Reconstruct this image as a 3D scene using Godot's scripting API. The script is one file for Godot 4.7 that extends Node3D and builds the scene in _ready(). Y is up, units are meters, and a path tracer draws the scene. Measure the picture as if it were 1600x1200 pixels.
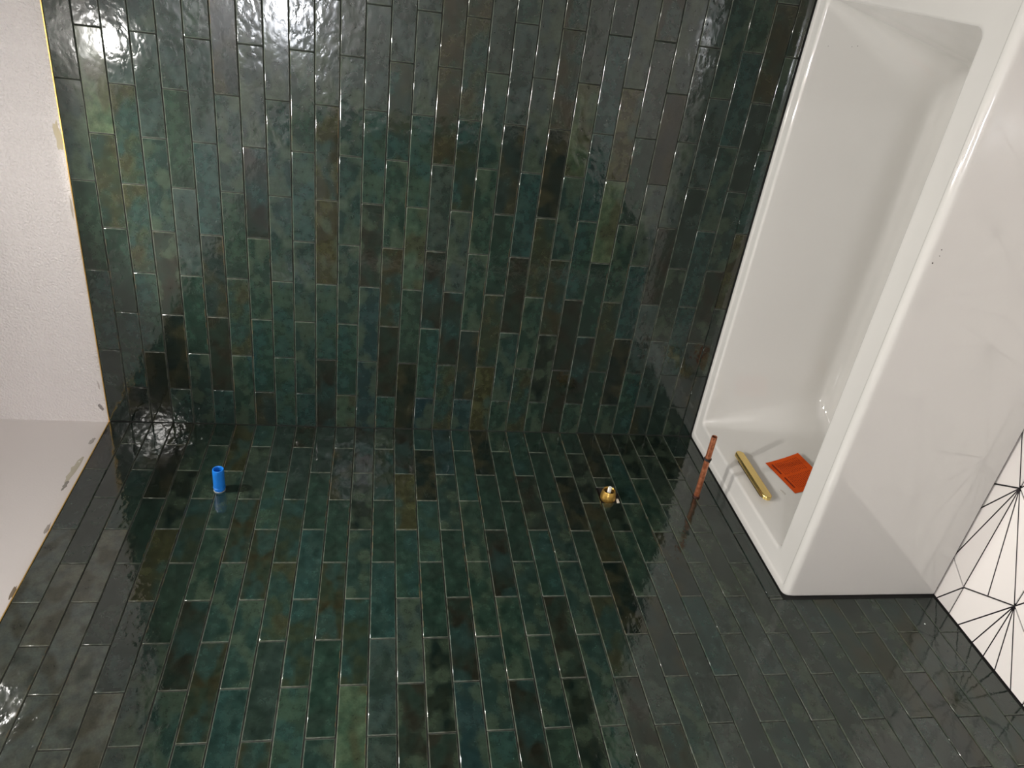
extends Node3D
# A tiled tub alcove, photographed with the camera rolled a quarter turn: the right of the picture is down.
# World: y up, the long tiled wall is z = 0, the plumbing wall is x = 0, the corner of both is the line x = z = 0.

const PITCH := 0.0635          # height of one course of tile
const LONG := 0.25756          # length of one tile with its joint
const TOP := 2.41935           # top of the tiling
const GAP := 0.0021
const RIM := 0.470             # height of the tub deck
const CEIL := 2.76
const GAIN := 0.53

var rng := RandomNumberGenerator.new()
var taken := {}
var mats := {}
var tile_meshes := {}
var ripple_maps := []
var colour_maps := {}

# ------------------------------------------------------------------ helpers
func numbered(n: String, parent: Node) -> String:
	var key := str(parent.get_instance_id()) + n
	var k: int = taken.get(key, -1) + 1
	taken[key] = k
	return n if k == 0 else "%s_%03d" % [n, k]

func put(n: String, mesh: Mesh, mat: Material, parent: Node = self) -> MeshInstance3D:
	var o := MeshInstance3D.new()
	o.name = numbered(n, parent)
	o.mesh = mesh
	if mat:
		o.material_override = mat
	parent.add_child(o, true)
	return o

func base(n: String, at := Vector3.ZERO) -> Node3D:
	var o := Node3D.new()
	o.name = numbered(n, self)
	o.position = at
	add_child(o, true)
	return o

func tag(o: Node, label: String, category: String, group := "") -> void:
	o.set_meta("label", label)
	o.set_meta("category", category)
	if group != "":
		o.set_meta("group", group)

func structure(o: Node, label: String, category: String) -> void:
	o.set_meta("kind", "structure")
	tag(o, label, category)

func srgb(r: float, g: float, b: float) -> Color:
	return Color(r / 255.0, g / 255.0, b / 255.0)

func plain(c: Color, rough := 0.5, metal := 0.0) -> StandardMaterial3D:
	var m := StandardMaterial3D.new()
	m.albedo_color = c
	m.roughness = rough
	m.metallic = metal
	return m

func noise(s: int, f: float, oct := 3) -> FastNoiseLite:
	var n := FastNoiseLite.new()
	n.seed = s
	n.noise_type = FastNoiseLite.TYPE_SIMPLEX_SMOOTH
	n.frequency = f
	n.fractal_octaves = oct
	return n

func quad(st: SurfaceTool, a: Vector3, b: Vector3, c: Vector3, d: Vector3) -> void:
	# corners clockwise as seen from the front
	for p in [a, b, c, a, c, d]:
		st.add_vertex(p)

func box(lo: Vector3, hi: Vector3) -> Mesh:
	var st := SurfaceTool.new()
	st.begin(Mesh.PRIMITIVE_TRIANGLES)
	st.set_smooth_group(-1)
	var p := func(x, y, z): return Vector3(lo.x if x == 0 else hi.x, lo.y if y == 0 else hi.y, lo.z if z == 0 else hi.z)
	quad(st, p.call(0, 1, 1), p.call(1, 1, 1), p.call(1, 0, 1), p.call(0, 0, 1))
	quad(st, p.call(1, 1, 0), p.call(0, 1, 0), p.call(0, 0, 0), p.call(1, 0, 0))
	quad(st, p.call(1, 1, 1), p.call(1, 1, 0), p.call(1, 0, 0), p.call(1, 0, 1))
	quad(st, p.call(0, 1, 0), p.call(0, 1, 1), p.call(0, 0, 1), p.call(0, 0, 0))
	quad(st, p.call(0, 1, 0), p.call(1, 1, 0), p.call(1, 1, 1), p.call(0, 1, 1))
	quad(st, p.call(0, 0, 1), p.call(1, 0, 1), p.call(1, 0, 0), p.call(0, 0, 0))
	st.generate_normals()
	return st.commit()

# A shape turned about the local y axis from (radius, height) pairs; corners doubled by the caller where they must stay sharp.
func lathe(profile: Array, n := 32, smooth := true) -> Mesh:
	var st := SurfaceTool.new()
	st.begin(Mesh.PRIMITIVE_TRIANGLES)
	for k in profile.size() - 1:
		st.set_smooth_group(k + 1 if smooth else -1)
		var a: Vector2 = profile[k]
		var b: Vector2 = profile[k + 1]
		for i in n:
			var t0 := TAU * i / n
			var t1 := TAU * (i + 1) / n
			var q := [Vector3(a.x * cos(t0), a.y, a.x * sin(t0)), Vector3(b.x * cos(t0), b.y, b.x * sin(t0)), Vector3(b.x * cos(t1), b.y, b.x * sin(t1)), Vector3(a.x * cos(t1), a.y, a.x * sin(t1))]
			if b.x > 1e-6:
				for j in [0, 1, 2]:
					st.add_vertex(q[j])
			if a.x > 1e-6:
				for j in [0, 2, 3]:
					st.add_vertex(q[j])
	st.generate_normals()
	return st.commit()

# ------------------------------------------------------------------ tile glaze
# colours of the glaze: [body, second colour, share of the second]
var GLAZE := {
	"D": [srgb(31, 51, 43), srgb(40, 61, 52), 0.45],
	"T": [srgb(33, 54, 49), srgb(45, 66, 60), 0.45],
	"G": [srgb(44, 64, 53), srgb(55, 75, 61), 0.5],
	"L": [srgb(55, 74, 56), srgb(72, 87, 65), 0.5],
	"O": [srgb(51, 53, 34), srgb(64, 68, 45), 0.5],
	"M": [srgb(50, 60, 44), srgb(42, 61, 53), 0.5],
	"B": [srgb(42, 43, 34), srgb(39, 53, 44), 0.45],
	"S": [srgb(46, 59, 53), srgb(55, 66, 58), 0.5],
	"K": [srgb(25, 38, 32), srgb(38, 46, 35), 0.45],
	"V": [srgb(35, 48, 42), srgb(44, 57, 50), 0.45],
	"C": [srgb(31, 52, 52), srgb(42, 63, 62), 0.4],
	"U": [srgb(51, 52, 37), srgb(44, 58, 47), 0.5],
	"W": [srgb(96, 106, 97), srgb(103, 109, 95), 0.5],  # pale tone paints in the sheen of the upper tiles
}

func lin(c: Color) -> Color:
	return c.srgb_to_linear()

func glaze_map(code: String, variant: int) -> ImageTexture:
	var key := code + str(variant)
	if colour_maps.has(key):
		return colour_maps[key]
	var w := 256
	var h := 64
	var s: int = code.unicode_at(0) * 37 + variant * 1013
	var r := RandomNumberGenerator.new()
	r.seed = s
	var cloud := noise(s, 0.011, 3)
	var blot := noise(s + 1, 0.03, 4)
	var fine := noise(s + 2, 0.16, 3)
	var edge := noise(s + 3, 0.05, 2)
	var drift := noise(s + 4, 0.008, 2)
	var stray: Color = lin([srgb(58, 58, 40), srgb(40, 66, 62), srgb(66, 80, 64), srgb(34, 48, 40)][r.randi_range(0, 3)])
	var a: Color = lin(GLAZE[code][0])
	var b: Color = lin(GLAZE[code][1])
	var share: float = GLAZE[code][2]
	var tone := r.randf_range(0.8, 1.2)
	var warm := r.randf_range(-0.07, 0.07)
	a = Color(a.r * tone * (1.0 + warm), a.g * tone, a.b * tone * (1.0 - warm))
	b = Color(b.r * tone * (1.0 + warm), b.g * tone, b.b * tone * (1.0 - warm))
	var rusty: bool = r.randf() < 0.2
	var rust_side := r.randi_range(0, 1)
	var im := Image.create(w, h, false, Image.FORMAT_RGBA8)
	for y in h:
		for x in w:
			var n := cloud.get_noise_2d(x, y * 1.3) * 1.5 + blot.get_noise_2d(x, y) * 0.7
			var t := clampf(n * 0.9 + share, 0.0, 1.0)
			var c := a.lerp(b, t).lerp(stray, clampf(drift.get_noise_2d(x, y * 1.5) * 1.6 + 0.05, 0.0, 0.65))
			var k := 1.0 + 0.42 * blot.get_noise_2d(x + 500, y) + 0.2 * fine.get_noise_2d(x, y)
			var pit := fine.get_noise_2d(x * 1.7 + 90, y * 1.7)
			if pit > 0.58:
				k *= 0.9
			# the colour turns paler towards the edge
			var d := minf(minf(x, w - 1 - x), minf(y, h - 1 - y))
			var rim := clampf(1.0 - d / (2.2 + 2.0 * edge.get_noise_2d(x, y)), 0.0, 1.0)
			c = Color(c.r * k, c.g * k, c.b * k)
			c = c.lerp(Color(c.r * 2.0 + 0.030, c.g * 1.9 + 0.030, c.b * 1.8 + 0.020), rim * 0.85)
			if rusty and (y < 3 if rust_side == 0 else y > h - 4) and edge.get_noise_2d(x * 0.5, 7.0) > 0.12:
				c = c.lerp(Color(0.20, 0.125, 0.055), 0.5)
			c = Color(c.r * GAIN, c.g * GAIN, c.b * GAIN)
			var lip := clampf(1.6 - minf(minf(x * 1.0, w - 1.0 - x), minf(y * 1.0, h - 1.0 - y)), 0.0, 1.0)
			c = c.lerp(Color(0.085, 0.094, 0.073), lip * clampf(0.62 + 0.9 * edge.get_noise_2d(x * 0.7, y + 300.0), 0.1, 0.95))
			im.set_pixel(x, y, c.linear_to_srgb())
	colour_maps[key] = ImageTexture.create_from_image(im)
	return colour_maps[key]

func ripple_map(n: int) -> ImageTexture:
	while ripple_maps.size() <= n:
		var k := ripple_maps.size()
		var w := 384
		var h := 96
		var swell := noise(700 + k, 0.016, 2)
		var wave := noise(800 + k, 0.055, 2)
		var fine := noise(900 + k, 0.13, 2)
		var where := noise(950 + k, 0.02, 1)
		var im := Image.create(w, h, false, Image.FORMAT_RF)
		for y in h:
			for x in w:
				var m := clampf(0.55 + where.get_noise_2d(x, y) * 1.2, 0.12, 1.0)
				var v := 0.5 + 0.22 * swell.get_noise_2d(x * 0.8, y) + (0.075 * wave.get_noise_2d(x * 0.75, y) + 0.016 * fine.get_noise_2d(x * 0.8, y)) * m
				im.set_pixel(x, y, Color(v, v, v))
		ripple_maps.append(ImageTexture.create_from_image(im))
	return ripple_maps[n]

const RIPPLES := [0.06, 0.085, 0.115, 0.15]

func glaze(code: String, variant: int, ripple: int) -> StandardMaterial3D:
	var key := "%s%d%d" % [code, variant, ripple]
	if not mats.has(key):
		var m := StandardMaterial3D.new()
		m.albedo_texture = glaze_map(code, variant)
		m.roughness = 0.09
		m.metallic_specular = 0.57
		m.heightmap_enabled = true
		m.heightmap_texture = ripple_map(ripple)
		m.heightmap_scale = RIPPLES[ripple % 4]
		m.texture_repeat = true
		mats[key] = m
	return mats[key]

# One tile: local x along its length, y along its height, z out of the wall (the face at z = 0). Slightly wavy, softly rounded edges.
func tile_mesh(length: float, height: float, flip: int, wave: int) -> Mesh:
	var key := "%d_%d_%d_%d" % [roundi(length * 2000.0), roundi(height * 2000.0), flip, wave]
	if tile_meshes.has(key):
		return tile_meshes[key]
	var r := RandomNumberGenerator.new()
	r.seed = hash(key)
	var segs := 3 if length > 0.08 else 1
	var rim := []                       # outline, clockwise seen from the front (+z)
	var corner := 0.0012
	var jag := 0.0005
	for i in segs + 1:
		rim.append(Vector2(length * i / segs, height) + (Vector2(0, r.randf_range(-jag, jag)) if i > 0 and i < segs else Vector2.ZERO))
	for i in segs + 1:
		rim.append(Vector2(length * (segs - i) / segs, 0.0) + (Vector2(0, r.randf_range(-jag, jag)) if i > 0 and i < segs else Vector2.ZERO))
	var outline := []
	for i in rim.size():
		var p: Vector2 = rim[i]
		var ends := [Vector2(0, height), Vector2(length, height), Vector2(length, 0), Vector2(0, 0)]
		var cut := false
		for e in ends:
			if p.distance_to(e) < 1e-6:
				cut = true
		if cut:
			var before: Vector2 = rim[(i + rim.size() - 1) % rim.size()]
			var after: Vector2 = rim[(i + 1) % rim.size()]
			outline.append(p + (before - p).normalized() * corner)
			outline.append(p + (after - p).normalized() * corner)
		else:
			outline.append(p)
	var mid := Vector2(length, height) / 2.0
	var inward := func(p: Vector2, d: float) -> Vector2:
		var q := p
		q.x = move_toward(p.x, mid.x, d) if p.x < d * 1.5 or p.x > length - d * 1.5 or p.x < corner * 1.5 or p.x > length - corner * 1.5 else p.x
		q.y = move_toward(p.y, mid.y, d)
		return q
	var rings := [[0.0, -0.0080], [0.0, -0.0017], [0.0005, -0.0006], [0.0016, 0.0]]
	var st := SurfaceTool.new()
	st.begin(Mesh.PRIMITIVE_TRIANGLES)
	st.set_smooth_group(0)
	var uv := func(p: Vector2) -> Vector2:
		var u := clampf(p.x / (LONG - GAP), 0.004, 0.996)
		var v := clampf(1.0 - p.y / (PITCH - GAP), 0.01, 0.99)
		if flip & 1:
			u = 1.0 - u
		if flip & 2:
			v = 1.0 - v
		return Vector2(u, v)
	var count := outline.size()
	var emit := func(p: Vector2, z: float):
		st.set_uv(uv.call(p))
		st.add_vertex(Vector3(p.x, p.y, z))
	for k in rings.size() - 1:
		for i in count:
			var j := (i + 1) % count
			var a: Vector2 = inward.call(outline[i], rings[k][0])
			var b: Vector2 = inward.call(outline[j], rings[k][0])
			var c: Vector2 = inward.call(outline[j], rings[k + 1][0])
			var d: Vector2 = inward.call(outline[i], rings[k + 1][0])
			emit.call(a, rings[k][1]); emit.call(d, rings[k + 1][1]); emit.call(c, rings[k + 1][1])
			emit.call(a, rings[k][1]); emit.call(c, rings[k + 1][1]); emit.call(b, rings[k][1])
	st.set_smooth_group(1)
	for i in count:
		var j := (i + 1) % count
		emit.call(mid, 0.0)
		emit.call(inward.call(outline[i], 0.0016), 0.0)
		emit.call(inward.call(outline[j], 0.0016), 0.0)
	st.generate_normals()
	tile_meshes[key] = st.commit()
	return tile_meshes[key]

# ------------------------------------------------------------------ which glaze each tile has, course by course from the top, from the corner outwards; W and the outer S tiles paint in sheen
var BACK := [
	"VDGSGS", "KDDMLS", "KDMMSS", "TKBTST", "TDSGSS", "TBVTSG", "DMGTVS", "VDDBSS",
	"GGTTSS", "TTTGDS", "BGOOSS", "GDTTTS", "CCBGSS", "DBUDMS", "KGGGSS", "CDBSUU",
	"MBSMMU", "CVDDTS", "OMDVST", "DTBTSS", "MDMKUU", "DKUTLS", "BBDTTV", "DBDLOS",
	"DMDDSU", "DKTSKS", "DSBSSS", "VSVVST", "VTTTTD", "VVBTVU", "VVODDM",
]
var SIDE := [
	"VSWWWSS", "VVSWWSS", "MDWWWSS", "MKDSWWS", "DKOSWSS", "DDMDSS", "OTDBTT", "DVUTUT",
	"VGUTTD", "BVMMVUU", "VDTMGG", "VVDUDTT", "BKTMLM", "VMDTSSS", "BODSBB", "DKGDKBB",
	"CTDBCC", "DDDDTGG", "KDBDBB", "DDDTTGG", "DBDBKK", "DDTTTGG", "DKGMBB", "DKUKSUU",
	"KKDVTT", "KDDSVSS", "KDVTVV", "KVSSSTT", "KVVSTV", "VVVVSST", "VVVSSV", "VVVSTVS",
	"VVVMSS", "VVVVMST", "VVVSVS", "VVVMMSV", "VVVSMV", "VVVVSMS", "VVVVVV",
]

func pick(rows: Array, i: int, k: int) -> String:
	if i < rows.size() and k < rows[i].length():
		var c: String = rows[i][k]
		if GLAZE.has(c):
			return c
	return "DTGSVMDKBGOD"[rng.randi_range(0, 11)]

# Tiles of one wall. frame: local x outwards from the corner, y up, z out of the wall.
func tile_wall(wall: Node3D, frame: Transform3D, mirrored: bool, rows: Array, reach: float, start: float, bottom_of: Callable, holes: Array) -> void:
	var courses := 39
	for i in courses:
		var y1 := TOP - i * PITCH
		var y0 := y1 - PITCH
		var k := 0
		# the joints wander a little from course to course, as they were laid
		var x := start - (LONG / 2.0 if i % 2 == 1 else 0.0) + (0.00115 * maxf(0.0, i - 20.0) if mirrored else -0.00036 * i)
		while x < reach:
			var x0 := maxf(x, 0.0)
			var x1 := minf(x + LONG, reach)
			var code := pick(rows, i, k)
			var variant := rng.randi_range(0, 2)
			var ripple := rng.randi_range(0, 7)
			var flip := rng.randi_range(0, 3)
			var tilt := Vector3(rng.randf_range(-0.004, 0.004), rng.randf_range(-0.0014, 0.0014), 0)
			var proud := rng.randf_range(-0.0004, 0.0004)
			k += 1
			x += LONG
			# pieces of this tile that stay after the tub, the floor and the openings are cut out: [from, to, low, high]
			var pieces := [[x0, x1, y0, y1]]
			var cut: Array = bottom_of.call(x0, x1, y0)
			if cut.size():
				pieces = cut
			for hole in holes:
				if hole[0] == i and hole[1] > x0 and hole[1] < x1:
					pieces = [[x0, hole[1], y0, y1], [hole[2], x1, y0, y1]]
			for p in pieces:
				var low := maxf(p[2], y0)
				var l: float = p[1] - p[0] - GAP
				var h: float = p[3] - low - GAP
				if l < 0.006 or h < 0.005:
					continue
				var m := tile_mesh(l, h, flip, rng.randi_range(0, 2))
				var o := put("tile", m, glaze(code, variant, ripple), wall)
				var at := Vector3(p[0] + GAP / 2, low + GAP / 2, proud)
				# pivot the small lippage about the middle of the tile
				var turn := Basis.from_euler(tilt)
				var c := Vector3(l / 2, h / 2, 0)
				var local := Transform3D(turn, at + c - turn * c)
				if mirrored:
					# the wall frame runs from its far end to the corner, so that no tile is mirrored
					local = Transform3D(turn, Vector3(-(p[0] + GAP / 2 + l), at.y, at.z) + c - turn * c)
				o.transform = frame * local

# ------------------------------------------------------------------ the scene
func _ready() -> void:
	rng.seed = 20240

	# camera
	var cam := Camera3D.new()
	cam.name = "camera"
	add_child(cam)
	cam.transform = Transform3D(Basis(Vector3(0.12311857, -0.9831183, 0.13535222), Vector3(0.85676005, 0.03647031, -0.51442409), Vector3(0.5008034, 0.17929953, 0.84678665)).orthonormalized(), Vector3(1.48872, TOP - 0.80530, 2.19431))
	cam.fov = rad_to_deg(2.0 * atan(600.0 / 1215.78))
	cam.near = 0.02
	cam.current = true

	# environment: a closed room, lit by its lamps alone
	var we := WorldEnvironment.new()
	we.name = "environment"
	var env := Environment.new()
	env.background_mode = Environment.BG_COLOR
	env.background_color = Color.BLACK
	env.tonemap_mode = Environment.TONE_MAPPER_LINEAR
	env.tonemap_exposure = 1.03
	env.sdfgi_enabled = true
	env.ssao_enabled = true
	env.ssil_enabled = true
	we.environment = env
	add_child(we)

	lamps()
	room()
	hex_floor()
	tub()
	fittings()
	marks()

func can_light(at: Vector3, energy: float, angle: float, spill: float, colour: Color, glow: float, label: String) -> void:
	# a recessed can: a ring, a shallow well and a lens; its light leaves in a cone
	var o := base("recessed_light", at)
	tag(o, label, "ceiling light", "recessed ceiling lights")
	put("trim_ring", lathe([Vector2(0.052, -0.001), Vector2(0.056, -0.006), Vector2(0.076, -0.004), Vector2(0.079, 0.0)], 36), plain(srgb(236, 234, 230), 0.4), o)
	var em := plain(Color(0.9, 0.9, 0.9), 0.5)
	em.emission_enabled = true
	em.emission = colour
	em.emission_energy_multiplier = glow
	put("lens", lathe([Vector2(0.0, -0.002), Vector2(0.0525, -0.0015), Vector2(0.0525, 0.0)], 36), em, o)
	if energy <= 0.0:
		return
	var l := SpotLight3D.new()
	l.name = numbered("can_lamp", self)
	add_child(l, true)
	l.transform = Transform3D(Basis(Vector3.RIGHT, -PI / 2), at + Vector3(0, -0.045, 0))
	l.light_energy = energy
	l.light_color = colour
	l.light_size = 0.035
	l.spot_angle = angle
	l.spot_angle_attenuation = 0.45
	l.spot_range = 9.0
	l.spot_attenuation = 2.0
	l.shadow_enabled = true
	if spill > 0.0:
		var a := AreaLight3D.new()
		a.name = numbered("lens_lamp", self)
		add_child(a, true)
		a.transform = Transform3D(Basis(Vector3.RIGHT, -PI / 2), at + Vector3(0, -0.008, 0))
		a.area_size = Vector2(0.09, 0.09)
		a.light_energy = spill
		a.light_color = colour
		a.area_range = 9.0
		a.shadow_enabled = true

# an opal dome on the ceiling: its bulb shines all round and, through the open bottom of the dome, straight down
func dome_light(at: Vector3, energy: float, down: float) -> void:
	var o := base("dome_light", at)
	tag(o, "round opal dome light on the ceiling in front of the bathtub", "ceiling light")
	put("base_plate", lathe([Vector2(0.0, -0.012), Vector2(0.085, -0.012), Vector2(0.090, -0.008), Vector2(0.090, 0.0)], 36), plain(srgb(236, 234, 230), 0.4), o)
	var em := plain(Color(0.9, 0.9, 0.9), 0.5)
	em.emission_enabled = true
	em.emission = WHITE
	em.emission_energy_multiplier = 10.0
	put("dome", lathe([Vector2(0.0, -0.068), Vector2(0.035, -0.066), Vector2(0.062, -0.054), Vector2(0.076, -0.034), Vector2(0.078, -0.012)], 36), em, o)
	var l := OmniLight3D.new()
	l.name = "dome_lamp"
	add_child(l)
	l.position = at + Vector3(0, -0.11, 0)
	l.light_energy = energy
	l.light_color = WHITE
	l.light_size = 0.04
	l.omni_range = 9.0
	l.omni_attenuation = 2.0
	l.shadow_enabled = true
	var c := SpotLight3D.new()
	c.name = "dome_lamp_down"
	add_child(c)
	c.transform = Transform3D(Basis(Vector3.RIGHT, -PI / 2), at + Vector3(0, -0.10, 0))
	c.light_energy = down
	c.light_color = WHITE
	c.light_size = 0.04
	c.spot_angle = 62.0
	c.spot_angle_attenuation = 0.45
	c.spot_range = 9.0
	c.spot_attenuation = 2.0
	c.shadow_enabled = true

const POWER := [1.7, 2.1, 1.4, 0.3, 0.25]
const WHITE := Color(1.0, 0.985, 0.965)

func lamps() -> void:
	can_light(Vector3(0.80, CEIL, 0.43), POWER[0], 58.0, 0.1, WHITE, 8.0, "recessed ceiling light right above the bathtub")
	dome_light(Vector3(0.93, CEIL, 1.27), 0.26, POWER[1])
	can_light(Vector3(0.95, CEIL, 4.02), POWER[2], 70.0, 0.0, WHITE, 8.0, "recessed ceiling light added to brighten the wall across from the bathtub")  # added lamp: washes the far wall so the tiles mirror it brighter
	# vanity light across the room
	var o := base("vanity_light", Vector3(0.86, 2.33, 4.5))
	tag(o, "long frosted vanity light on the wall across from the bathtub", "wall light")
	put("back_plate", box(Vector3(-0.34, -0.10, -0.02), Vector3(0.34, 0.10, 0.0)), plain(srgb(190, 190, 186), 0.3, 1.0), o)
	var em := plain(Color(0.95, 0.95, 0.95), 0.4)
	em.emission_enabled = true
	em.emission = Color(0.93, 0.95, 1.0)
	em.emission_energy_multiplier = 8.0
	put("shade", box(Vector3(-0.30, -0.15, -0.11), Vector3(0.30, 0.15, -0.021)), em, o)
	var a := AreaLight3D.new()
	a.name = "vanity_lamp"
	add_child(a)
	a.position = Vector3(0.86, 2.33, 4.5 - 0.115)
	a.area_size = Vector2(0.58, 0.28)
	a.light_energy = POWER[3]
	a.light_color = Color(0.97, 0.98, 1.0)
	a.area_range = 9.0
	a.shadow_enabled = true

	var vb := OmniLight3D.new()
	vb.name = "vanity_bulb"
	add_child(vb)
	vb.position = Vector3(0.86, 2.33, 4.5 - 0.36)
	vb.light_energy = 0.65
	vb.light_color = Color(0.97, 0.98, 1.0)
	vb.light_size = 0.08
	vb.omni_range = 9.0
	vb.omni_attenuation = 2.0
	vb.shadow_enabled = true
	# a wall sconce by the mirror side of the room, behind and to the right of the camera
	var sc := base("wall_sconce", Vector3(2.6, 1.66, 3.1))
	tag(sc, "frosted wall sconce on the side wall behind the camera", "wall light")
	put("back_plate", box(Vector3(-0.02, -0.07, -0.05), Vector3(0.0, 0.07, 0.05)), plain(srgb(190, 190, 186), 0.3, 1.0), sc)
	put("shade", lathe([Vector2(0.0, -0.13), Vector2(0.05, -0.13), Vector2(0.065, -0.12), Vector2(0.065, 0.12), Vector2(0.05, 0.13), Vector2(0.0, 0.13)], 24), em, sc).position.x = -0.095
	if POWER[4] > 0.0:
		var l := OmniLight3D.new()
		l.name = "sconce_lamp"
		add_child(l)
		l.position = Vector3(2.6 - 0.095, 1.66, 3.1)
		l.light_energy = POWER[4]
		l.light_color = Color(1.0, 0.985, 0.965)
		l.light_size = 0.05
		l.omni_range = 9.0
		l.omni_attenuation = 2.0
		l.shadow_enabled = true

func room() -> void:
	var paint := plain(srgb(224, 219, 216), 0.55)
	var peel := NoiseTexture2D.new()
	peel.width = 512
	peel.height = 512
	peel.seamless = true
	peel.noise = noise(31, 0.035, 3)
	var rough_paint := paint.duplicate()
	rough_paint.roughness = 0.42
	rough_paint.heightmap_enabled = true
	rough_paint.heightmap_texture = peel
	rough_paint.heightmap_scale = 0.3
	rough_paint.uv1_triplanar = true
	rough_paint.uv1_world_triplanar = true
	rough_paint.uv1_scale = Vector3(6, 6, 6)
	var smooth_paint := rough_paint.duplicate()
	smooth_paint.heightmap_scale = 0.02
	var grout := plain(srgb(24, 25, 23), 0.9)
	var white := paint

	# walls
	var back := put("wall_back", box(Vector3(-0.14, -0.12, -0.14), Vector3(2.75, CEIL + 0.12, -0.008)), rough_paint)
	structure(back, "long wall behind the bathtub, dark green tiles below white paint", "wall")
	var side := put("wall_left", box(Vector3(-0.14, -0.12, -0.0081), Vector3(-0.008, CEIL + 0.12, 4.64)), smooth_paint)
	structure(side, "plumbing wall with dark green tiles and pipe stubs below white paint", "wall")
	var right := put("wall_right", box(Vector3(2.6, -0.12, -0.008), Vector3(2.75, CEIL + 0.12, 4.64)), white)
	structure(right, "white wall at the far side of the room", "wall")
	var front := put("wall_front", box(Vector3(-0.008, -0.12, 4.5), Vector3(2.6, CEIL + 0.12, 4.64)), white)
	structure(front, "white wall across from the bathtub", "wall")
	var end := put("wall_end", box(Vector3(1.535, -0.0, -0.008), Vector3(2.6, CEIL, 0.88)), white)
	structure(end, "wall at the head end of the bathtub", "wall")
	var ceiling := put("ceiling", box(Vector3(-0.008, CEIL, -0.008), Vector3(2.6, CEIL + 0.12, 4.5)), white)
	structure(ceiling, "plain white ceiling", "ceiling")

	# beds of grout that the tiles sit in
	put("grout", box(Vector3(-0.007, RIM - 0.03, -0.0079), Vector3(1.533, TOP - 0.001, -0.0022)), grout, back)
	put("grout", box(Vector3(-0.0079, 0.0, -0.002), Vector3(-0.0022, RIM + 0.03, 1.42)), grout, side)
	# the side bed leaves the square opening round the valve free
	var hy1 := TOP - 24 * PITCH
	var hy0 := hy1 - PITCH
	put("grout", box(Vector3(-0.0079, hy1, -0.002), Vector3(-0.0022, TOP - 0.001, 1.42)), grout, side)
	put("grout", box(Vector3(-0.0079, RIM + 0.03, -0.002), Vector3(-0.0022, hy0, 1.42)), grout, side)
	put("grout", box(Vector3(-0.0079, hy0, -0.002), Vector3(-0.0022, hy1, 0.302)), grout, side)
	put("grout", box(Vector3(-0.0079, hy0, 0.379), Vector3(-0.0022, hy1, 1.42)), grout, side)
	put("valve_opening_shade", box(Vector3(-0.0085, hy0 + 0.001, 0.303), Vector3(-0.0066, hy1 - 0.001, 0.378)), plain(srgb(24, 20, 17), 0.95), side)  # dark plate painted as the shade inside the opening

	# tiles on the wall behind the tub: cut off at the deck
	var cut_back := func(x0: float, x1: float, y0: float) -> Array:
		if y0 < RIM:
			return [[x0, x1, RIM + 0.002, y0 + PITCH]] if y0 + PITCH > RIM + 0.008 else [[0, 0, 0, 0]]
		return []
	tile_wall(back, Transform3D(Basis(), Vector3.ZERO), false, BACK, 1.533, 0.0008, cut_back, [])
	# plumbing wall: cut off at the deck beside the tub, down to the floor in front of it
	var front_of_tub := 0.7865
	var cut_side := func(x0: float, x1: float, y0: float) -> Array:
		if y0 >= RIM:
			return []
		var floor_y := maxf(y0, 0.004)
		if y0 + PITCH < 0.012:
			return [[0, 0, 0, 0]]
		if x1 <= front_of_tub or y0 + PITCH < RIM:
			if y0 + PITCH > RIM + 0.008:
				return [[x0, x1, RIM + 0.002, y0 + PITCH]]
			return [[maxf(x0, front_of_tub), x1, floor_y, y0 + PITCH]] if x1 > front_of_tub else [[0, 0, 0, 0]]
		if x0 >= front_of_tub:
			return []
		return [[x0, front_of_tub, RIM + 0.002, y0 + PITCH], [front_of_tub, x1, floor_y, y0 + PITCH]]
	tile_wall(side, Transform3D(Basis(Vector3.UP, PI / 2), Vector3.ZERO), true, SIDE, 1.42, -0.0085, cut_side, [[24, 0.303, 0.3785]])

	# out of view: doors added to darken the tile reflections, and head end tiling
	var dark := plain(srgb(44, 36, 30), 0.5)
	var door := put("door_1", box(Vector3(-0.0079, 0.006, 1.50), Vector3(0.028, 2.36, 4.42)), dark)
	structure(door, "added dark brown panel doors, out of view, that darken the tile reflections", "door")
	for k in 3:
		put("panel", box(Vector3(0.0282, 0.12, 1.58 + k * 0.95), Vector3(0.036, 2.24, 2.40 + k * 0.95)), dark, door)
	var head := put("tile_field", field(Vector3(1.533, 0, 0.88), Vector3(1.533, 0, 0.003), Vector3.LEFT), glaze("D", 1, 1), end)
	head.set_meta("kind", "stuff")

	var t3 := put("trim_3", box(Vector3(-0.0079, 0.003, 1.4215), Vector3(0.0008, TOP + 0.0022, 1.4245)), plain(srgb(214, 176, 104), 0.32, 1.0))
	structure(t3, "upright brass edging where the tiles of the plumbing wall end", "edging")
	# slim brass edging that ends the tiling at the top
	var brass := plain(srgb(214, 176, 104), 0.32, 1.0)
	var t1 := put("trim_1", box(Vector3(-0.0005, TOP - 0.0005, -0.0079), Vector3(1.533, TOP + 0.0022, 0.0008)), brass)
	structure(t1, "thin brass edging along the top of the tiles behind the bathtub", "edging")
	var t2 := put("trim_2", box(Vector3(-0.0079, TOP - 0.0005, 0.0009), Vector3(0.0008, TOP + 0.0022, 1.4215)), brass)
	structure(t2, "thin brass edging along the top of the tiles on the plumbing wall", "edging")

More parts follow.
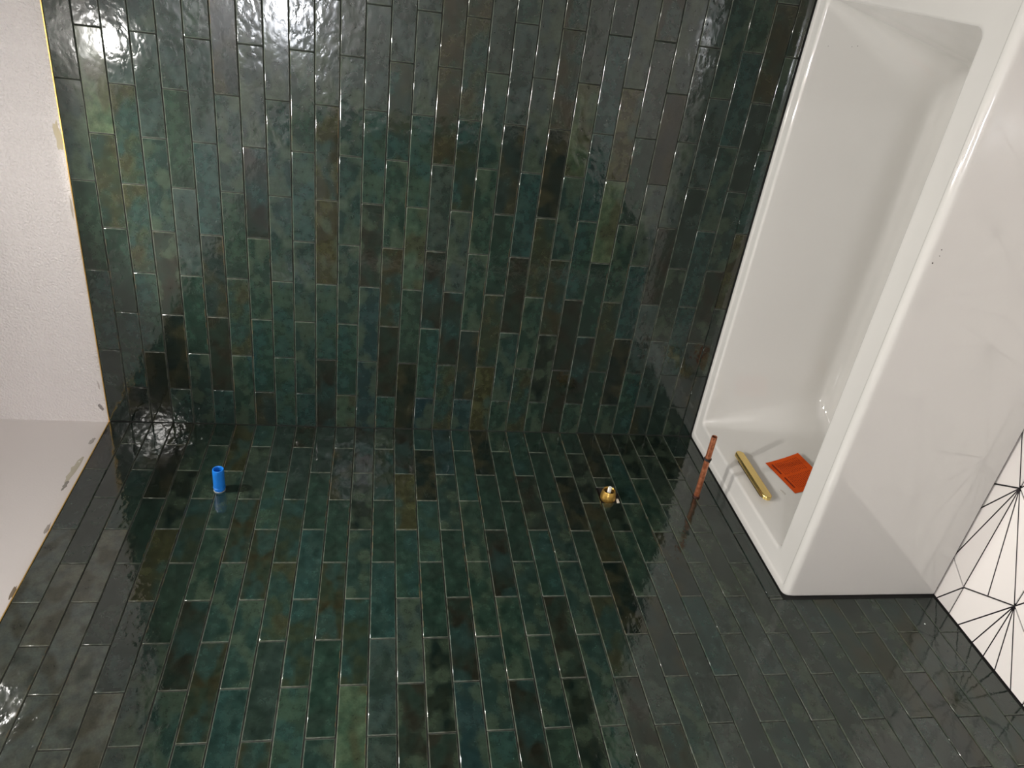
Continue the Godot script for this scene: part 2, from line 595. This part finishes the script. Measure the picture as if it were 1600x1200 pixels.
# rows of tiles joined into one mesh, for the places out of the picture
func field(from: Vector3, to: Vector3, out: Vector3) -> Mesh:
	var st := SurfaceTool.new()
	var along := (to - from).normalized()
	var length := from.distance_to(to)
	var first := true
	for i in 38:
		var y0 := TOP - (i + 1) * PITCH
		if y0 < 0.0:
			continue
		if out.x < 0 and y0 < RIM:
			continue
		var x := -(LONG / 2 if i % 2 == 1 else 0.0)
		while x < length:
			var a := maxf(x, 0.0)
			var b := minf(x + LONG, length)
			x += LONG
			if b - a < 0.01:
				continue
			var m := tile_mesh(b - a - GAP, PITCH - GAP, i % 4, 0)
			var bas := Basis(along, Vector3.UP, out)
			var o := from + along * (a + GAP / 2) + Vector3.UP * (y0 + GAP / 2)
			if along.cross(Vector3.UP).dot(out) < 0:
				bas = Basis(-along, Vector3.UP, out)
				o += along * (b - a - GAP)
			if first:
				st.begin(Mesh.PRIMITIVE_TRIANGLES)
				first = false
			st.append_from(m, 0, Transform3D(bas, o))
	return st.commit()

# ------------------------------------------------------------------ floor of white hexagons with a printed fan of black lines
const HEX := 0.1715

func hex_print() -> ImageTexture:
	var n := 640
	var im := Image.create(n, n, false, Image.FORMAT_RGBA8)
	var paper := srgb(236, 231, 226)
	im.fill(paper)
	var ink := srgb(30, 26, 30)
	# hexagon of unit side in the middle; the fan starts at the corner towards +x
	var s := n / 2.0 / 1.02
	var mid := Vector2(n / 2.0, n / 2.0)
	var corner := func(k: int) -> Vector2: return mid + Vector2(cos(k * PI / 3), sin(k * PI / 3)) * s
	var from: Vector2 = corner.call(0)
	var ends := [corner.call(2), corner.call(3), corner.call(4), (corner.call(2) + corner.call(3)) / 2, (corner.call(3) + corner.call(4)) / 2]
	for e in ends:
		var e2: Vector2 = e
		var steps := int(from.distance_to(e2) * 2.0)
		var done := {}
		for q in steps + 1:
			var p := from.lerp(e2, float(q) / steps)
			for dy in range(-5, 6):
				for dx in range(-5, 6):
					var c := Vector2i(int(p.x) + dx, int(p.y) + dy)
					if c.x < 0 or c.y < 0 or c.x >= n or c.y >= n or done.has(c):
						continue
					done[c] = true
					var at := Vector2(c) + Vector2(0.5, 0.5)
					var d := Geometry2D.get_closest_point_to_segment(at, from, e2).distance_to(at)
					var k := clampf(3.5 - d, 0.0, 1.0)
					if k > 0.0:
						im.set_pixelv(c, im.get_pixelv(c).lerp(ink, k))
	return ImageTexture.create_from_image(im)

func hex_mesh() -> Mesh:
	var st := SurfaceTool.new()
	st.begin(Mesh.PRIMITIVE_TRIANGLES)
	var ring := func(k: int, r: float, y: float) -> Vector3: return Vector3(cos(k * PI / 3) * r, y, sin(k * PI / 3) * r)
	var uv := func(p: Vector3) -> Vector2: return Vector2(0.5 + p.x / HEX / 2.04, 0.5 + p.z / HEX / 2.04)
	var emit := func(p: Vector3):
		st.set_uv(uv.call(p))
		st.add_vertex(p)
	var r0 := HEX - 0.0024
	var levels := [[r0, -0.008], [r0, -0.0008], [r0 - 0.0008, 0.0]]
	for l in 2:
		st.set_smooth_group(-1)
		for k in 6:
			var a: Vector3 = ring.call(k, levels[l][0], levels[l][1])
			var b: Vector3 = ring.call(k + 1, levels[l][0], levels[l][1])
			var c: Vector3 = ring.call(k + 1, levels[l + 1][0], levels[l + 1][1])
			var d: Vector3 = ring.call(k, levels[l + 1][0], levels[l + 1][1])
			for p in [a, d, c, a, c, b]:
				emit.call(p)
	for k in 6:
		emit.call(Vector3.ZERO)
		emit.call(ring.call(k, r0 - 0.0008, 0.0))
		emit.call(ring.call(k + 1, r0 - 0.0008, 0.0))
	st.generate_normals()
	return st.commit()

# a hexagon cut by the wall or the tub: outline clipped, same print
func hex_cut(at: Vector2, turn: float, lo: Vector2, hi: Vector2) -> Mesh:
	var poly := PackedVector2Array()
	var r0 := HEX - 0.0024
	for k in 6:
		poly.append(at + Vector2(cos(k * PI / 3), sin(k * PI / 3)) * r0)
	var frame := PackedVector2Array([lo, Vector2(hi.x, lo.y), hi, Vector2(lo.x, hi.y)])
	var got := Geometry2D.intersect_polygons(poly, frame)
	if got.is_empty():
		return null
	var p: PackedVector2Array = got[0]
	if Geometry2D.is_polygon_clockwise(p):
		p.reverse()
	var st := SurfaceTool.new()
	st.begin(Mesh.PRIMITIVE_TRIANGLES)
	st.set_smooth_group(-1)
	var c := Vector2.ZERO
	for q in p:
		c += q / p.size()
	var emit := func(q: Vector2, y: float):
		var rel := (q - at).rotated(-turn)
		st.set_uv(Vector2(0.5 + rel.x / HEX / 2.04, 0.5 + rel.y / HEX / 2.04))
		st.add_vertex(Vector3(q.x - at.x, y, q.y - at.y))
	for i in p.size():
		var a := p[i]
		var b := p[(i + 1) % p.size()]
		var ai := a.move_toward(c, 0.001)
		var bi := b.move_toward(c, 0.001)
		emit.call(a, -0.008); emit.call(a, -0.0008); emit.call(b, -0.0008)
		emit.call(a, -0.008); emit.call(b, -0.0008); emit.call(b, -0.008)
		emit.call(a, -0.0008); emit.call(ai, 0.0); emit.call(bi, 0.0)
		emit.call(a, -0.0008); emit.call(bi, 0.0); emit.call(b, -0.0008)
		emit.call(c, 0.0); emit.call(ai, 0.0); emit.call(bi, 0.0)
	# drop slivers
	var area := 0.0
	for i in p.size():
		area += p[i].cross(p[(i + 1) % p.size()]) / 2.0
	if absf(area) < 0.00015:
		return null
	st.generate_normals()
	return st.commit()

func hex_floor() -> void:
	var floor_o := put("floor", box(Vector3(-0.008, -0.12, -0.008), Vector3(2.6, -0.0035, 4.5)), plain(srgb(22, 20, 22), 0.85))
	structure(floor_o, "floor of white hexagonal tiles with fans of thin black lines", "floor")
	var m := StandardMaterial3D.new()
	m.albedo_texture = hex_print()
	m.roughness = 0.16
	m.texture_repeat = false
	var whole := hex_mesh()
	# N is a corner of the grid; its hexagon towards +x has the fan corner at N + 2 HEX
	var origin := Vector2(0.099 + HEX, 0.8465)
	var w := HEX * 1.5
	var h := HEX * sqrt(3.0)
	for i in range(-3, 12):
		for j in range(-5, 15):
			var c := origin + Vector2(i * w, j * h + (h / 2 if posmod(i, 2) == 1 else 0.0))
			var lo := Vector2(0.0015, 0.776)
			var hi := Vector2(2.598, 4.498)
			if c.x > 1.52 - HEX:
				lo.y = 0.882
			if c.x + HEX < lo.x or c.x - HEX > hi.x or c.y + h / 2 < lo.y or c.y - h / 2 > hi.y:
				continue
			var inside: bool = c.x - HEX > lo.x and c.x + HEX < hi.x and c.y - h / 2 > lo.y and c.y + h / 2 < hi.y
			var turn := 0.0
			if i == -1 and j == -1:
				turn = PI
			elif c.x > 0.75 or c.y > 1.2:
				turn = (absi(i * 7 + j * 5) % 3) * 2.0 * PI / 3.0
			if inside:
				var o := put("tile", whole, m, floor_o)
				o.transform = Transform3D(Basis(Vector3.UP, -turn), Vector3(c.x, 0, c.y))
			else:
				var cut := hex_cut(c, turn, lo, hi)
				if cut:
					put("tile", cut, m, floor_o).position = Vector3(c.x, 0, c.y)

# ------------------------------------------------------------------ bathtub
func ring(x0: float, x1: float, z0: float, z1: float, r: Array, y: float) -> Array:
	# clockwise from above is not needed: corners in order (x0,z0) (x1,z0) (x1,z1) (x0,z1); r = radius of each
	var out := []
	var n := 8
	var cs := [Vector2(x0, z0), Vector2(x1, z0), Vector2(x1, z1), Vector2(x0, z1)]
	var dirs := [Vector2(1, 1), Vector2(-1, 1), Vector2(-1, -1), Vector2(1, -1)]
	for k in 4:
		var c: Vector2 = cs[k] + dirs[k] * r[k]
		var a0 := PI + k * PI / 2
		for i in n + 1:
			var a := a0 + PI / 2 * i / n
			out.append(Vector3(c.x + cos(a) * r[k], y, c.y + sin(a) * r[k]))
		# extra points on the straight run keep the long sides even
		var nx: Vector2 = cs[(k + 1) % 4] + dirs[(k + 1) % 4] * r[(k + 1) % 4]
		var p0: Vector3 = out[-1]
		var a1 := PI + (k + 1) * PI / 2
		var p1 := Vector3(nx.x + cos(a1) * r[(k + 1) % 4], y, nx.y + sin(a1) * r[(k + 1) % 4])
		for i in range(1, 4):
			out.append(p0.lerp(p1, i / 4.0))
	return out

func tub() -> void:
	var st := SurfaceTool.new()
	st.begin(Mesh.PRIMITIVE_TRIANGLES)
	st.set_smooth_group(0)
	var rings := []
	var o0 := 0.0015
	var x1 := 1.526
	var zf := 0.7825
	rings.append(ring(o0, x1, o0, zf - 0.004, [0.01, 0.01, 0.012, 0.012], 0.005))
	rings.append(ring(o0, x1, o0, zf, [0.01, 0.01, 0.012, 0.012], 0.008))
	rings.append(ring(o0, x1, o0, zf, [0.01, 0.01, 0.012, 0.012], 0.011))
	rings.append(ring(o0, x1, o0, zf, [0.01, 0.01, 0.012, 0.012], 0.016))
	rings.append(ring(o0, x1, o0, zf, [0.01, 0.01, 0.012, 0.012], 0.20))
	rings.append(ring(o0, x1, o0, zf, [0.01, 0.01, 0.012, 0.012], RIM - 0.034))
	rings.append(ring(o0, x1, o0, zf, [0.01, 0.01, 0.012, 0.012], RIM - 0.028))
	# rolled outer edge
	var rr := 0.018
	for i in range(0, 7):
		var a := PI / 2 * i / 6
		var d := rr * (1.0 - cos(a))
		var e := 0.004 * pow(1.0 - cos(a), 3.0)
		rings.append(ring(o0 + e, x1 - e, o0 + e, zf - d, [0.012, 0.012, 0.014, 0.014], RIM - rr + rr * sin(a)))
	# raised bead along the walls, then the deck
	rings.append(ring(0.0215, x1 - 0.0215, 0.0125, zf - 0.0215, [0.012, 0.012, 0.012, 0.012], RIM))
	rings.append(ring(0.0235, x1 - 0.0235, 0.0165, zf - 0.023, [0.012, 0.012, 0.012, 0.012], RIM - 0.0004))
	rings.append(ring(0.0265, x1 - 0.0265, 0.0185, zf - 0.0245, [0.012, 0.012, 0.012, 0.012], RIM - 0.0024))
	rings.append(ring(0.031, x1 - 0.031, 0.0215, zf - 0.028, [0.012, 0.012, 0.012, 0.012], RIM - 0.003))
	var ix0 := 0.080
	var ix1 := 1.446
	var iz0 := 0.044
	var iz1 := 0.690
	rings.append(ring(ix0 - 0.006, ix1 + 0.006, iz0 - 0.005, iz1 + 0.006, [0.016, 0.018, 0.022, 0.014], RIM - 0.004))
	# inner edge rolls over into the well
	var ri := 0.009
	for i in range(0, 6):
		var a := PI / 2 * i / 5 * 0.92
		var d := ri * sin(a)
		rings.append(ring(ix0 + d, ix1 - d, iz0 + d, iz1 - d, [0.016 + d, 0.018 + d, 0.022 + d, 0.014 + d], RIM - 0.004 - ri * (1.0 - cos(a))))
	# walls of the well: steep at the drain, sloped at the head, corners open out downwards
	var top_y := RIM - 0.014
	var low_y := 0.115
	for i in range(1, 8):
		var t := i / 7.0
		var y := lerpf(top_y, low_y, t)
		rings.append(ring(lerpf(0.090, 0.150, t), lerpf(1.436, 1.330, t), lerpf(0.054, 0.105, t), lerpf(0.680, 0.632, t), [lerpf(0.022, 0.13, t), lerpf(0.024, 0.15, t), lerpf(0.03, 0.14, t), lerpf(0.022, 0.13, t)], y))
	# cove to the floor of the tub
	var cove := 0.045
	for i in range(1, 8):
		var a := PI / 2 * i / 7
		var d := cove * (1.0 - cos(a)) + 0.006 * sin(a)
		rings.append(ring(0.150 + d, 1.330 - d * 1.6, 0.105 + d, 0.632 - d, [0.13, 0.15, 0.14, 0.13], low_y - cove * sin(a) * 0.95))
	var n: int = rings[0].size()
	for k in rings.size() - 1:
		for i in n:
			var j := (i + 1) % n
			var a: Vector3 = rings[k][i]
			var b: Vector3 = rings[k][j]
			var c: Vector3 = rings[k + 1][j]
			var d: Vector3 = rings[k + 1][i]
			for p in [a, b, c, a, c, d]:
				st.add_vertex(p)
	var mid := Vector3(0.62, low_y - cove * 0.95 - 0.004, 0.37)
	for i in n:
		st.add_vertex(rings[-1][i])
		st.add_vertex(rings[-1][(i + 1) % n])
		st.add_vertex(mid)
	st.generate_normals()
	var acrylic := plain(srgb(200, 198, 193), 0.05)
	acrylic.clearcoat_enabled = true
	acrylic.clearcoat = 0.4
	acrylic.clearcoat_roughness = 0.04
	var sway := NoiseTexture2D.new()
	sway.width = 256
	sway.height = 256
	sway.seamless = true
	sway.noise = noise(61, 0.012, 2)
	acrylic.heightmap_enabled = true
	acrylic.heightmap_texture = sway
	acrylic.heightmap_scale = 0.012
	acrylic.uv1_triplanar = true
	acrylic.uv1_scale = Vector3(1.6, 1.6, 1.6)
	var t := base("bathtub")
	tag(t, "white acrylic alcove bathtub with flat front panel and brass overflow bar", "bathtub")
	put("shell", st.commit(), acrylic, t)
	# drain strainer in the floor of the tub
	var drain := put("drain", lathe([Vector2(0.0, 0.006), Vector2(0.022, 0.006), Vector2(0.033, 0.003), Vector2(0.034, 0.0)], 28), plain(srgb(200, 164, 92), 0.2, 1.0), t)
	drain.position = Vector3(0.26, low_y - cove * 0.95 - 0.003, 0.37)

func stadium(length: float, width: float, r: float, depth: float) -> Mesh:
	# a plate with round ends: local x along, y across, z out; softly rounded front edge
	var st := SurfaceTool.new()
	st.begin(Mesh.PRIMITIVE_TRIANGLES)
	var loop := func(inset: float, z: float) -> Array:
		var out := []
		var rad := width / 2 - inset
		for i in 13:
			var a := PI / 2 - PI * i / 12
			out.append(Vector3(length / 2 - width / 2 + cos(a) * rad, sin(a) * rad, z))
		for i in 13:
			var a := -PI / 2 - PI * i / 12
			out.append(Vector3(-length / 2 + width / 2 + cos(a) * rad, sin(a) * rad, z))
		return out
	var loops := [loop.call(0.0, 0.0), loop.call(0.0, depth - r)]
	for i in range(1, 5):
		var a := PI / 2 * i / 4
		loops.append(loop.call(r * (1 - cos(a)), depth - r + r * sin(a)))
	for k in loops.size() - 1:
		st.set_smooth_group(0 if k > 0 else 2)
		for i in 26:
			var j := (i + 1) % 26
			for p in [loops[k][i], loops[k + 1][i], loops[k + 1][j], loops[k][i], loops[k + 1][j], loops[k][j]]:
				st.add_vertex(p)
	st.set_smooth_group(-1)
	for i in 26:
		var j := (i + 1) % 26
		st.add_vertex(Vector3(0, 0, depth)); st.add_vertex(loops[-1][i]); st.add_vertex(loops[-1][j])
		st.add_vertex(Vector3.ZERO); st.add_vertex(loops[0][j]); st.add_vertex(loops[0][i])
	st.generate_normals()
	return st.commit()

# ------------------------------------------------------------------ pipe stubs, valve, overflow, sticker
func fittings() -> void:
	# out of the plumbing wall: local y becomes +x
	var out := Basis(Vector3.BACK, -PI / 2)

	# blue plug over the shower arm outlet
	var blue := base("pipe_plug", Vector3(0.0, 2.0295, 0.3365))
	blue.basis = out
	tag(blue, "short hollow bright blue plastic pipe plug high on the plumbing wall", "pipe plug")
	var bm := plain(srgb(22, 110, 196), 0.35)
	put("sleeve", lathe([Vector2(0.0150, -0.006), Vector2(0.0150, 0.012), Vector2(0.0162, 0.014), Vector2(0.0162, 0.066), Vector2(0.0155, 0.072), Vector2(0.0148, 0.074), Vector2(0.0132, 0.074), Vector2(0.0124, 0.072), Vector2(0.0122, 0.024), Vector2(0.0, 0.022)], 40), bm, blue)
	put("collar", lathe([Vector2(0.0151, 0.0085), Vector2(0.0169, 0.0095), Vector2(0.0169, 0.0125), Vector2(0.0151, 0.0135)], 40), bm, blue)
	put("caulk_ring", lathe([Vector2(0.0150, 0.0022), Vector2(0.0166, 0.0014), Vector2(0.0172, -0.0006)], 32), plain(srgb(120, 122, 118), 0.7), blue)

	# brass shower valve in its square opening
	var valve := base("shower_valve", Vector3(-0.006, 0.8685, 0.352))
	valve.basis = out
	tag(valve, "brass shower valve body with white stem in a square tile opening", "valve")
	var brass := plain(srgb(214, 174, 92), 0.32, 0.9)
	put("bonnet", lathe([Vector2(0.0235, 0.0), Vector2(0.0245, 0.006), Vector2(0.0243, 0.013), Vector2(0.0228, 0.023), Vector2(0.0200, 0.032), Vector2(0.0192, 0.034), Vector2(0.0172, 0.034), Vector2(0.0160, 0.032), Vector2(0.0150, 0.018), Vector2(0.0, 0.017)], 40), brass, valve)
	put("cavity_shade", lathe([Vector2(0.0152, 0.0205), Vector2(0.0, 0.0205)], 24), plain(srgb(26, 20, 14), 0.8), valve)  # dark disc painted as the shade inside the bonnet
	put("stem", lathe([Vector2(0.0062, 0.020), Vector2(0.0062, 0.044), Vector2(0.0055, 0.046), Vector2(0.0, 0.046)], 6, false), plain(srgb(226, 226, 218), 0.45), valve)
	var guard := put("guard_tab", box(Vector3(0.0255, 0.0, 0.008), Vector3(0.0315, 0.007, 0.025)), plain(srgb(228, 220, 206), 0.6), valve)
	guard.rotation.y = 0.0

	# copper stub for the tub spout
	var pipe := base("copper_pipe", Vector3(0.0, 0.5715, 0.3445))
	pipe.basis = out
	tag(pipe, "bare copper pipe stub sticking out of the tiles above the tub deck", "pipe")
	var copper := plain(srgb(206, 126, 96), 0.34, 0.65)
	var flux := NoiseTexture2D.new()
	flux.width = 256
	flux.height = 256
	flux.seamless = true
	flux.noise = noise(5, 0.02, 4)
	var ramp := Gradient.new()
	ramp.set_color(0, srgb(138, 76, 48))
	ramp.set_color(1, srgb(220, 150, 112))
	flux.color_ramp = ramp
	copper.albedo_color = Color.WHITE
	copper.albedo_texture = flux
	copper.uv1_triplanar = true
	copper.uv1_scale = Vector3(14, 9, 14)
	put("tube", lathe([Vector2(0.0090, -0.006), Vector2(0.0090, 0.232), Vector2(0.0086, 0.2345), Vector2(0.0078, 0.2345), Vector2(0.0075, 0.232), Vector2(0.0075, 0.10), Vector2(0.0, 0.10)], 32), copper, pipe)
	var rubber := plain(srgb(24, 22, 22), 0.6)
	var band := put("band", lathe([Vector2(0.0091, -0.0035), Vector2(0.0118, -0.003), Vector2(0.0122, 0.0), Vector2(0.0116, 0.003), Vector2(0.0091, 0.0035)], 18), rubber, pipe)
	band.position = Vector3(0, 0.150, 0)
	band.set_meta("label", "black rubber band round the pipe")
	put("band_tail", box(Vector3(-0.002, 0.147, 0.010), Vector3(0.002, 0.152, 0.0165)), rubber, pipe)
	put("base_ring", lathe([Vector2(0.0091, 0.007), Vector2(0.0112, 0.005), Vector2(0.0120, 0.002), Vector2(0.0125, -0.001)], 22), plain(srgb(60, 34, 26), 0.5, 0.6), pipe)  # dark ring round the foot of the pipe

	# brass overflow bar below the deck at the drain end
	var bath := get_node("bathtub")
	var gold := plain(srgb(234, 206, 132), 0.24, 1.0)
	var bar := put("overflow_cover", stadium(0.240, 0.031, 0.004, 0.013), gold, bath)
	bar.transform = Transform3D(Basis(Vector3.FORWARD, Vector3.UP, Vector3.RIGHT) * Basis(Vector3.RIGHT, 0.10), Vector3(0.1035, 0.419, 0.368))
	bar.set_meta("label", "slim polished brass overflow bar")
	put("spacer", stadium(0.19, 0.018, 0.002, 0.0095), plain(srgb(40, 32, 18), 0.5, 0.6), bar).position.z = -0.0095

	sticker()

func wall_x(y: float) -> float:
	return lerpf(0.090, 0.150, clampf((RIM - 0.014 - y) / (RIM - 0.014 - 0.115), 0.0, 1.0))

func sticker() -> void:
	var n := 256
	var im := Image.create(n, n * 3 / 4, false, Image.FORMAT_RGBA8)
	var ground := srgb(186, 68, 2)
	var ink := srgb(104, 28, 2)
	im.fill(ground)
	var r := RandomNumberGenerator.new()
	r.seed = 77
	# two columns of small print with a heading over each, as unreadable as in the picture
	for c in 2:
		var x0 := 22 + c * 112
		im.fill_rect(Rect2i(x0, 20, 84, 9), ink)
		for line in 13:
			var x := x0
			while x < x0 + 92:
				var w := r.randi_range(4, 15)
				im.fill_rect(Rect2i(x, 42 + line * 10, mini(w, x0 + 96 - x), 4), ink.lerp(ground, 0.25))
				x += w + 4
	var m := StandardMaterial3D.new()
	m.albedo_texture = ImageTexture.create_from_image(im)
	m.roughness = 0.65
	m.metallic_specular = 0.3
	m.cull_mode = BaseMaterial3D.CULL_DISABLED
	# sheet lying on the sloped end wall, its lower edge lifting a little
	var a := Vector2(0.348, 0.306)      # (y, z) of its corners on the wall
	var b := Vector2(0.322, 0.466)
	var c := Vector2(0.214, 0.452)
	var d := Vector2(0.236, 0.290)
	var st := SurfaceTool.new()
	st.begin(Mesh.PRIMITIVE_TRIANGLES)
	st.set_smooth_group(0)
	var at := func(u: float, v: float, lift: float) -> Vector3:
		var p := a.lerp(b, u).lerp(d.lerp(c, u), v)
		return Vector3(wall_x(p.x) + 0.0012 + lift + 0.012 * v * v, p.x, p.y)
	var k := 6
	for i in k:
		for j in k:
			var q := [Vector2(i, j), Vector2(i + 1, j), Vector2(i + 1, j + 1), Vector2(i, j + 1)]
			for s in [[0, 3, 2], [0, 2, 1]]:
				for t in s:
					var uv: Vector2 = q[t] / float(k)
					st.set_uv(uv)
					st.add_vertex(at.call(uv.x, uv.y, 0.0004))
			for s in [[0, 1, 2], [0, 2, 3]]:
				for t in s:
					var uv: Vector2 = q[t] / float(k)
					st.set_uv(Vector2(0.02, 0.02))
					st.add_vertex(at.call(uv.x, uv.y, 0.0))
	st.generate_normals()
	var o := put("warning_sticker", st.commit(), m)
	tag(o, "orange sticker with dark small print on the tub's drain end wall", "sticker")
	var small := put("paper_label", box(Vector3(0, -0.009, -0.011), Vector3(0.0006, 0.009, 0.011)), plain(srgb(214, 212, 204), 0.4))
	small.position = Vector3(wall_x(0.355) + 0.0006, 0.352, 0.452)
	small.rotation = Vector3(0.35, 0, -0.18)
	tag(small, "tiny white square label on the tub wall beside the orange sticker", "label")

# ------------------------------------------------------------------ smears and crumbs left by the work
func smear(parent: Node3D, at: Vector3, along: Vector3, size: Vector2, lean: float, colour: Color, s: int) -> void:
	# a thin ragged patch of dried adhesive on the paint; at lies on the wall, along runs beside the tiles
	var r := RandomNumberGenerator.new()
	r.seed = s
	var out := along.cross(Vector3.UP)
	if out.x + out.z < 0:
		out = -out
	var st := SurfaceTool.new()
	st.begin(Mesh.PRIMITIVE_TRIANGLES)
	st.set_smooth_group(0)
	var n := 18
	var outer := []
	var inner := []
	for i in n:
		var a := TAU * i / n
		var k := r.randf_range(0.55, 1.0)
		var p := Vector2(cos(a) * size.x * k, sin(a) * size.y * k).rotated(lean)
		outer.append(at + along * p.x + Vector3.UP * p.y)
		inner.append(at + along * p.x * 0.7 + Vector3.UP * p.y * 0.7 + out * r.randf_range(0.0005, 0.0011))
	var top := at + out * 0.0009
	var flip := along.cross(Vector3.UP).dot(out) < 0
	for i in n:
		var j := (i + 1) % n
		var tris := [outer[i], inner[i], inner[j], outer[i], inner[j], outer[j], inner[i], top, inner[j]]
		for t in 3:
			for q in ([0, 1, 2] if not flip else [0, 2, 1]):
				st.add_vertex(tris[t * 3 + q])
	st.generate_normals()
	put("smear", st.commit(), plain(colour, 0.8), parent)

func marks() -> void:
	var back := get_node("wall_back")
	var side := get_node("wall_left")
	var grey := srgb(174, 169, 163)
	var buff := srgb(196, 186, 158)
	smear(back, Vector3(0.046, 2.441, -0.008), Vector3.RIGHT, Vector2(0.016, 0.007), 0.5, srgb(140, 134, 130), 1)
	smear(back, Vector3(0.125, 2.437, -0.008), Vector3.RIGHT, Vector2(0.020, 0.003), 0.1, srgb(186, 178, 172), 2)
	smear(back, Vector3(0.880, 2.4335, -0.008), Vector3.RIGHT, Vector2(0.050, 0.011), 0.05, buff, 3)
	smear(back, Vector3(0.690, 2.430, -0.008), Vector3.RIGHT, Vector2(0.040, 0.004), 0.0, srgb(176, 168, 156), 4)
	smear(side, Vector3(-0.008, 2.442, 0.100), Vector3.BACK, Vector2(0.022, 0.008), 0.1, grey, 5)
	smear(side, Vector3(-0.008, 2.447, 0.245), Vector3.BACK, Vector2(0.070, 0.013), 0.05, srgb(186, 180, 162), 6)
	smear(side, Vector3(-0.008, 2.448, 0.315), Vector3.BACK, Vector2(0.030, 0.007), 0.0, srgb(140, 136, 128), 7)
	smear(side, Vector3(-0.008, 2.432, 0.497), Vector3.BACK, Vector2(0.030, 0.006), 0.0, srgb(160, 154, 146), 8)
	smear(side, Vector3(-0.008, 2.430, 0.722), Vector3.BACK, Vector2(0.026, 0.007), 0.0, srgb(126, 112, 92), 9)
	smear(side, Vector3(-0.008, 2.445, 0.205), Vector3.BACK, Vector2(0.006, 0.004), 0.0, srgb(226, 226, 222), 10)
	# specks of dirt on the tub
	var bath := get_node("bathtub")
	var dirt := plain(srgb(62, 54, 48), 0.9)
	var spots := [[Vector3(1.4217, 0.3242, 0.0742), 0.0011], [Vector3(1.4009, 0.3287, 0.0735), 0.0018], [Vector3(1.3330, 0.3517, 0.0700), 0.0011], [Vector3(1.3231, 0.4295, 0.0584), 0.0009], [Vector3(1.3295, 0.3664, 0.0678), 0.0009], [Vector3(1.0212, 0.4400, 0.7829), 0.0014], [Vector3(0.9908, 0.4482, 0.7829), 0.0018], [Vector3(1.0074, 0.4388, 0.7829), 0.0010]]
	for sp in spots:
		var speck := put("speck", lathe([Vector2(sp[1], -0.0002), Vector2(sp[1] * 0.8, 0.0006), Vector2(0.0, 0.0009)], 8), dirt, bath)
		speck.basis = Basis(Vector3.RIGHT, PI / 2)
		speck.position = sp[0]
	var crumb := put("speck", lathe([Vector2(0.0022, -0.0002), Vector2(0.0018, 0.0008), Vector2(0.0, 0.0012)], 7), plain(srgb(226, 226, 222), 0.8), side)
	crumb.basis = Basis(Vector3.BACK, -PI / 2)
	crumb.position = Vector3(0.0003, 0.099, 0.8831)
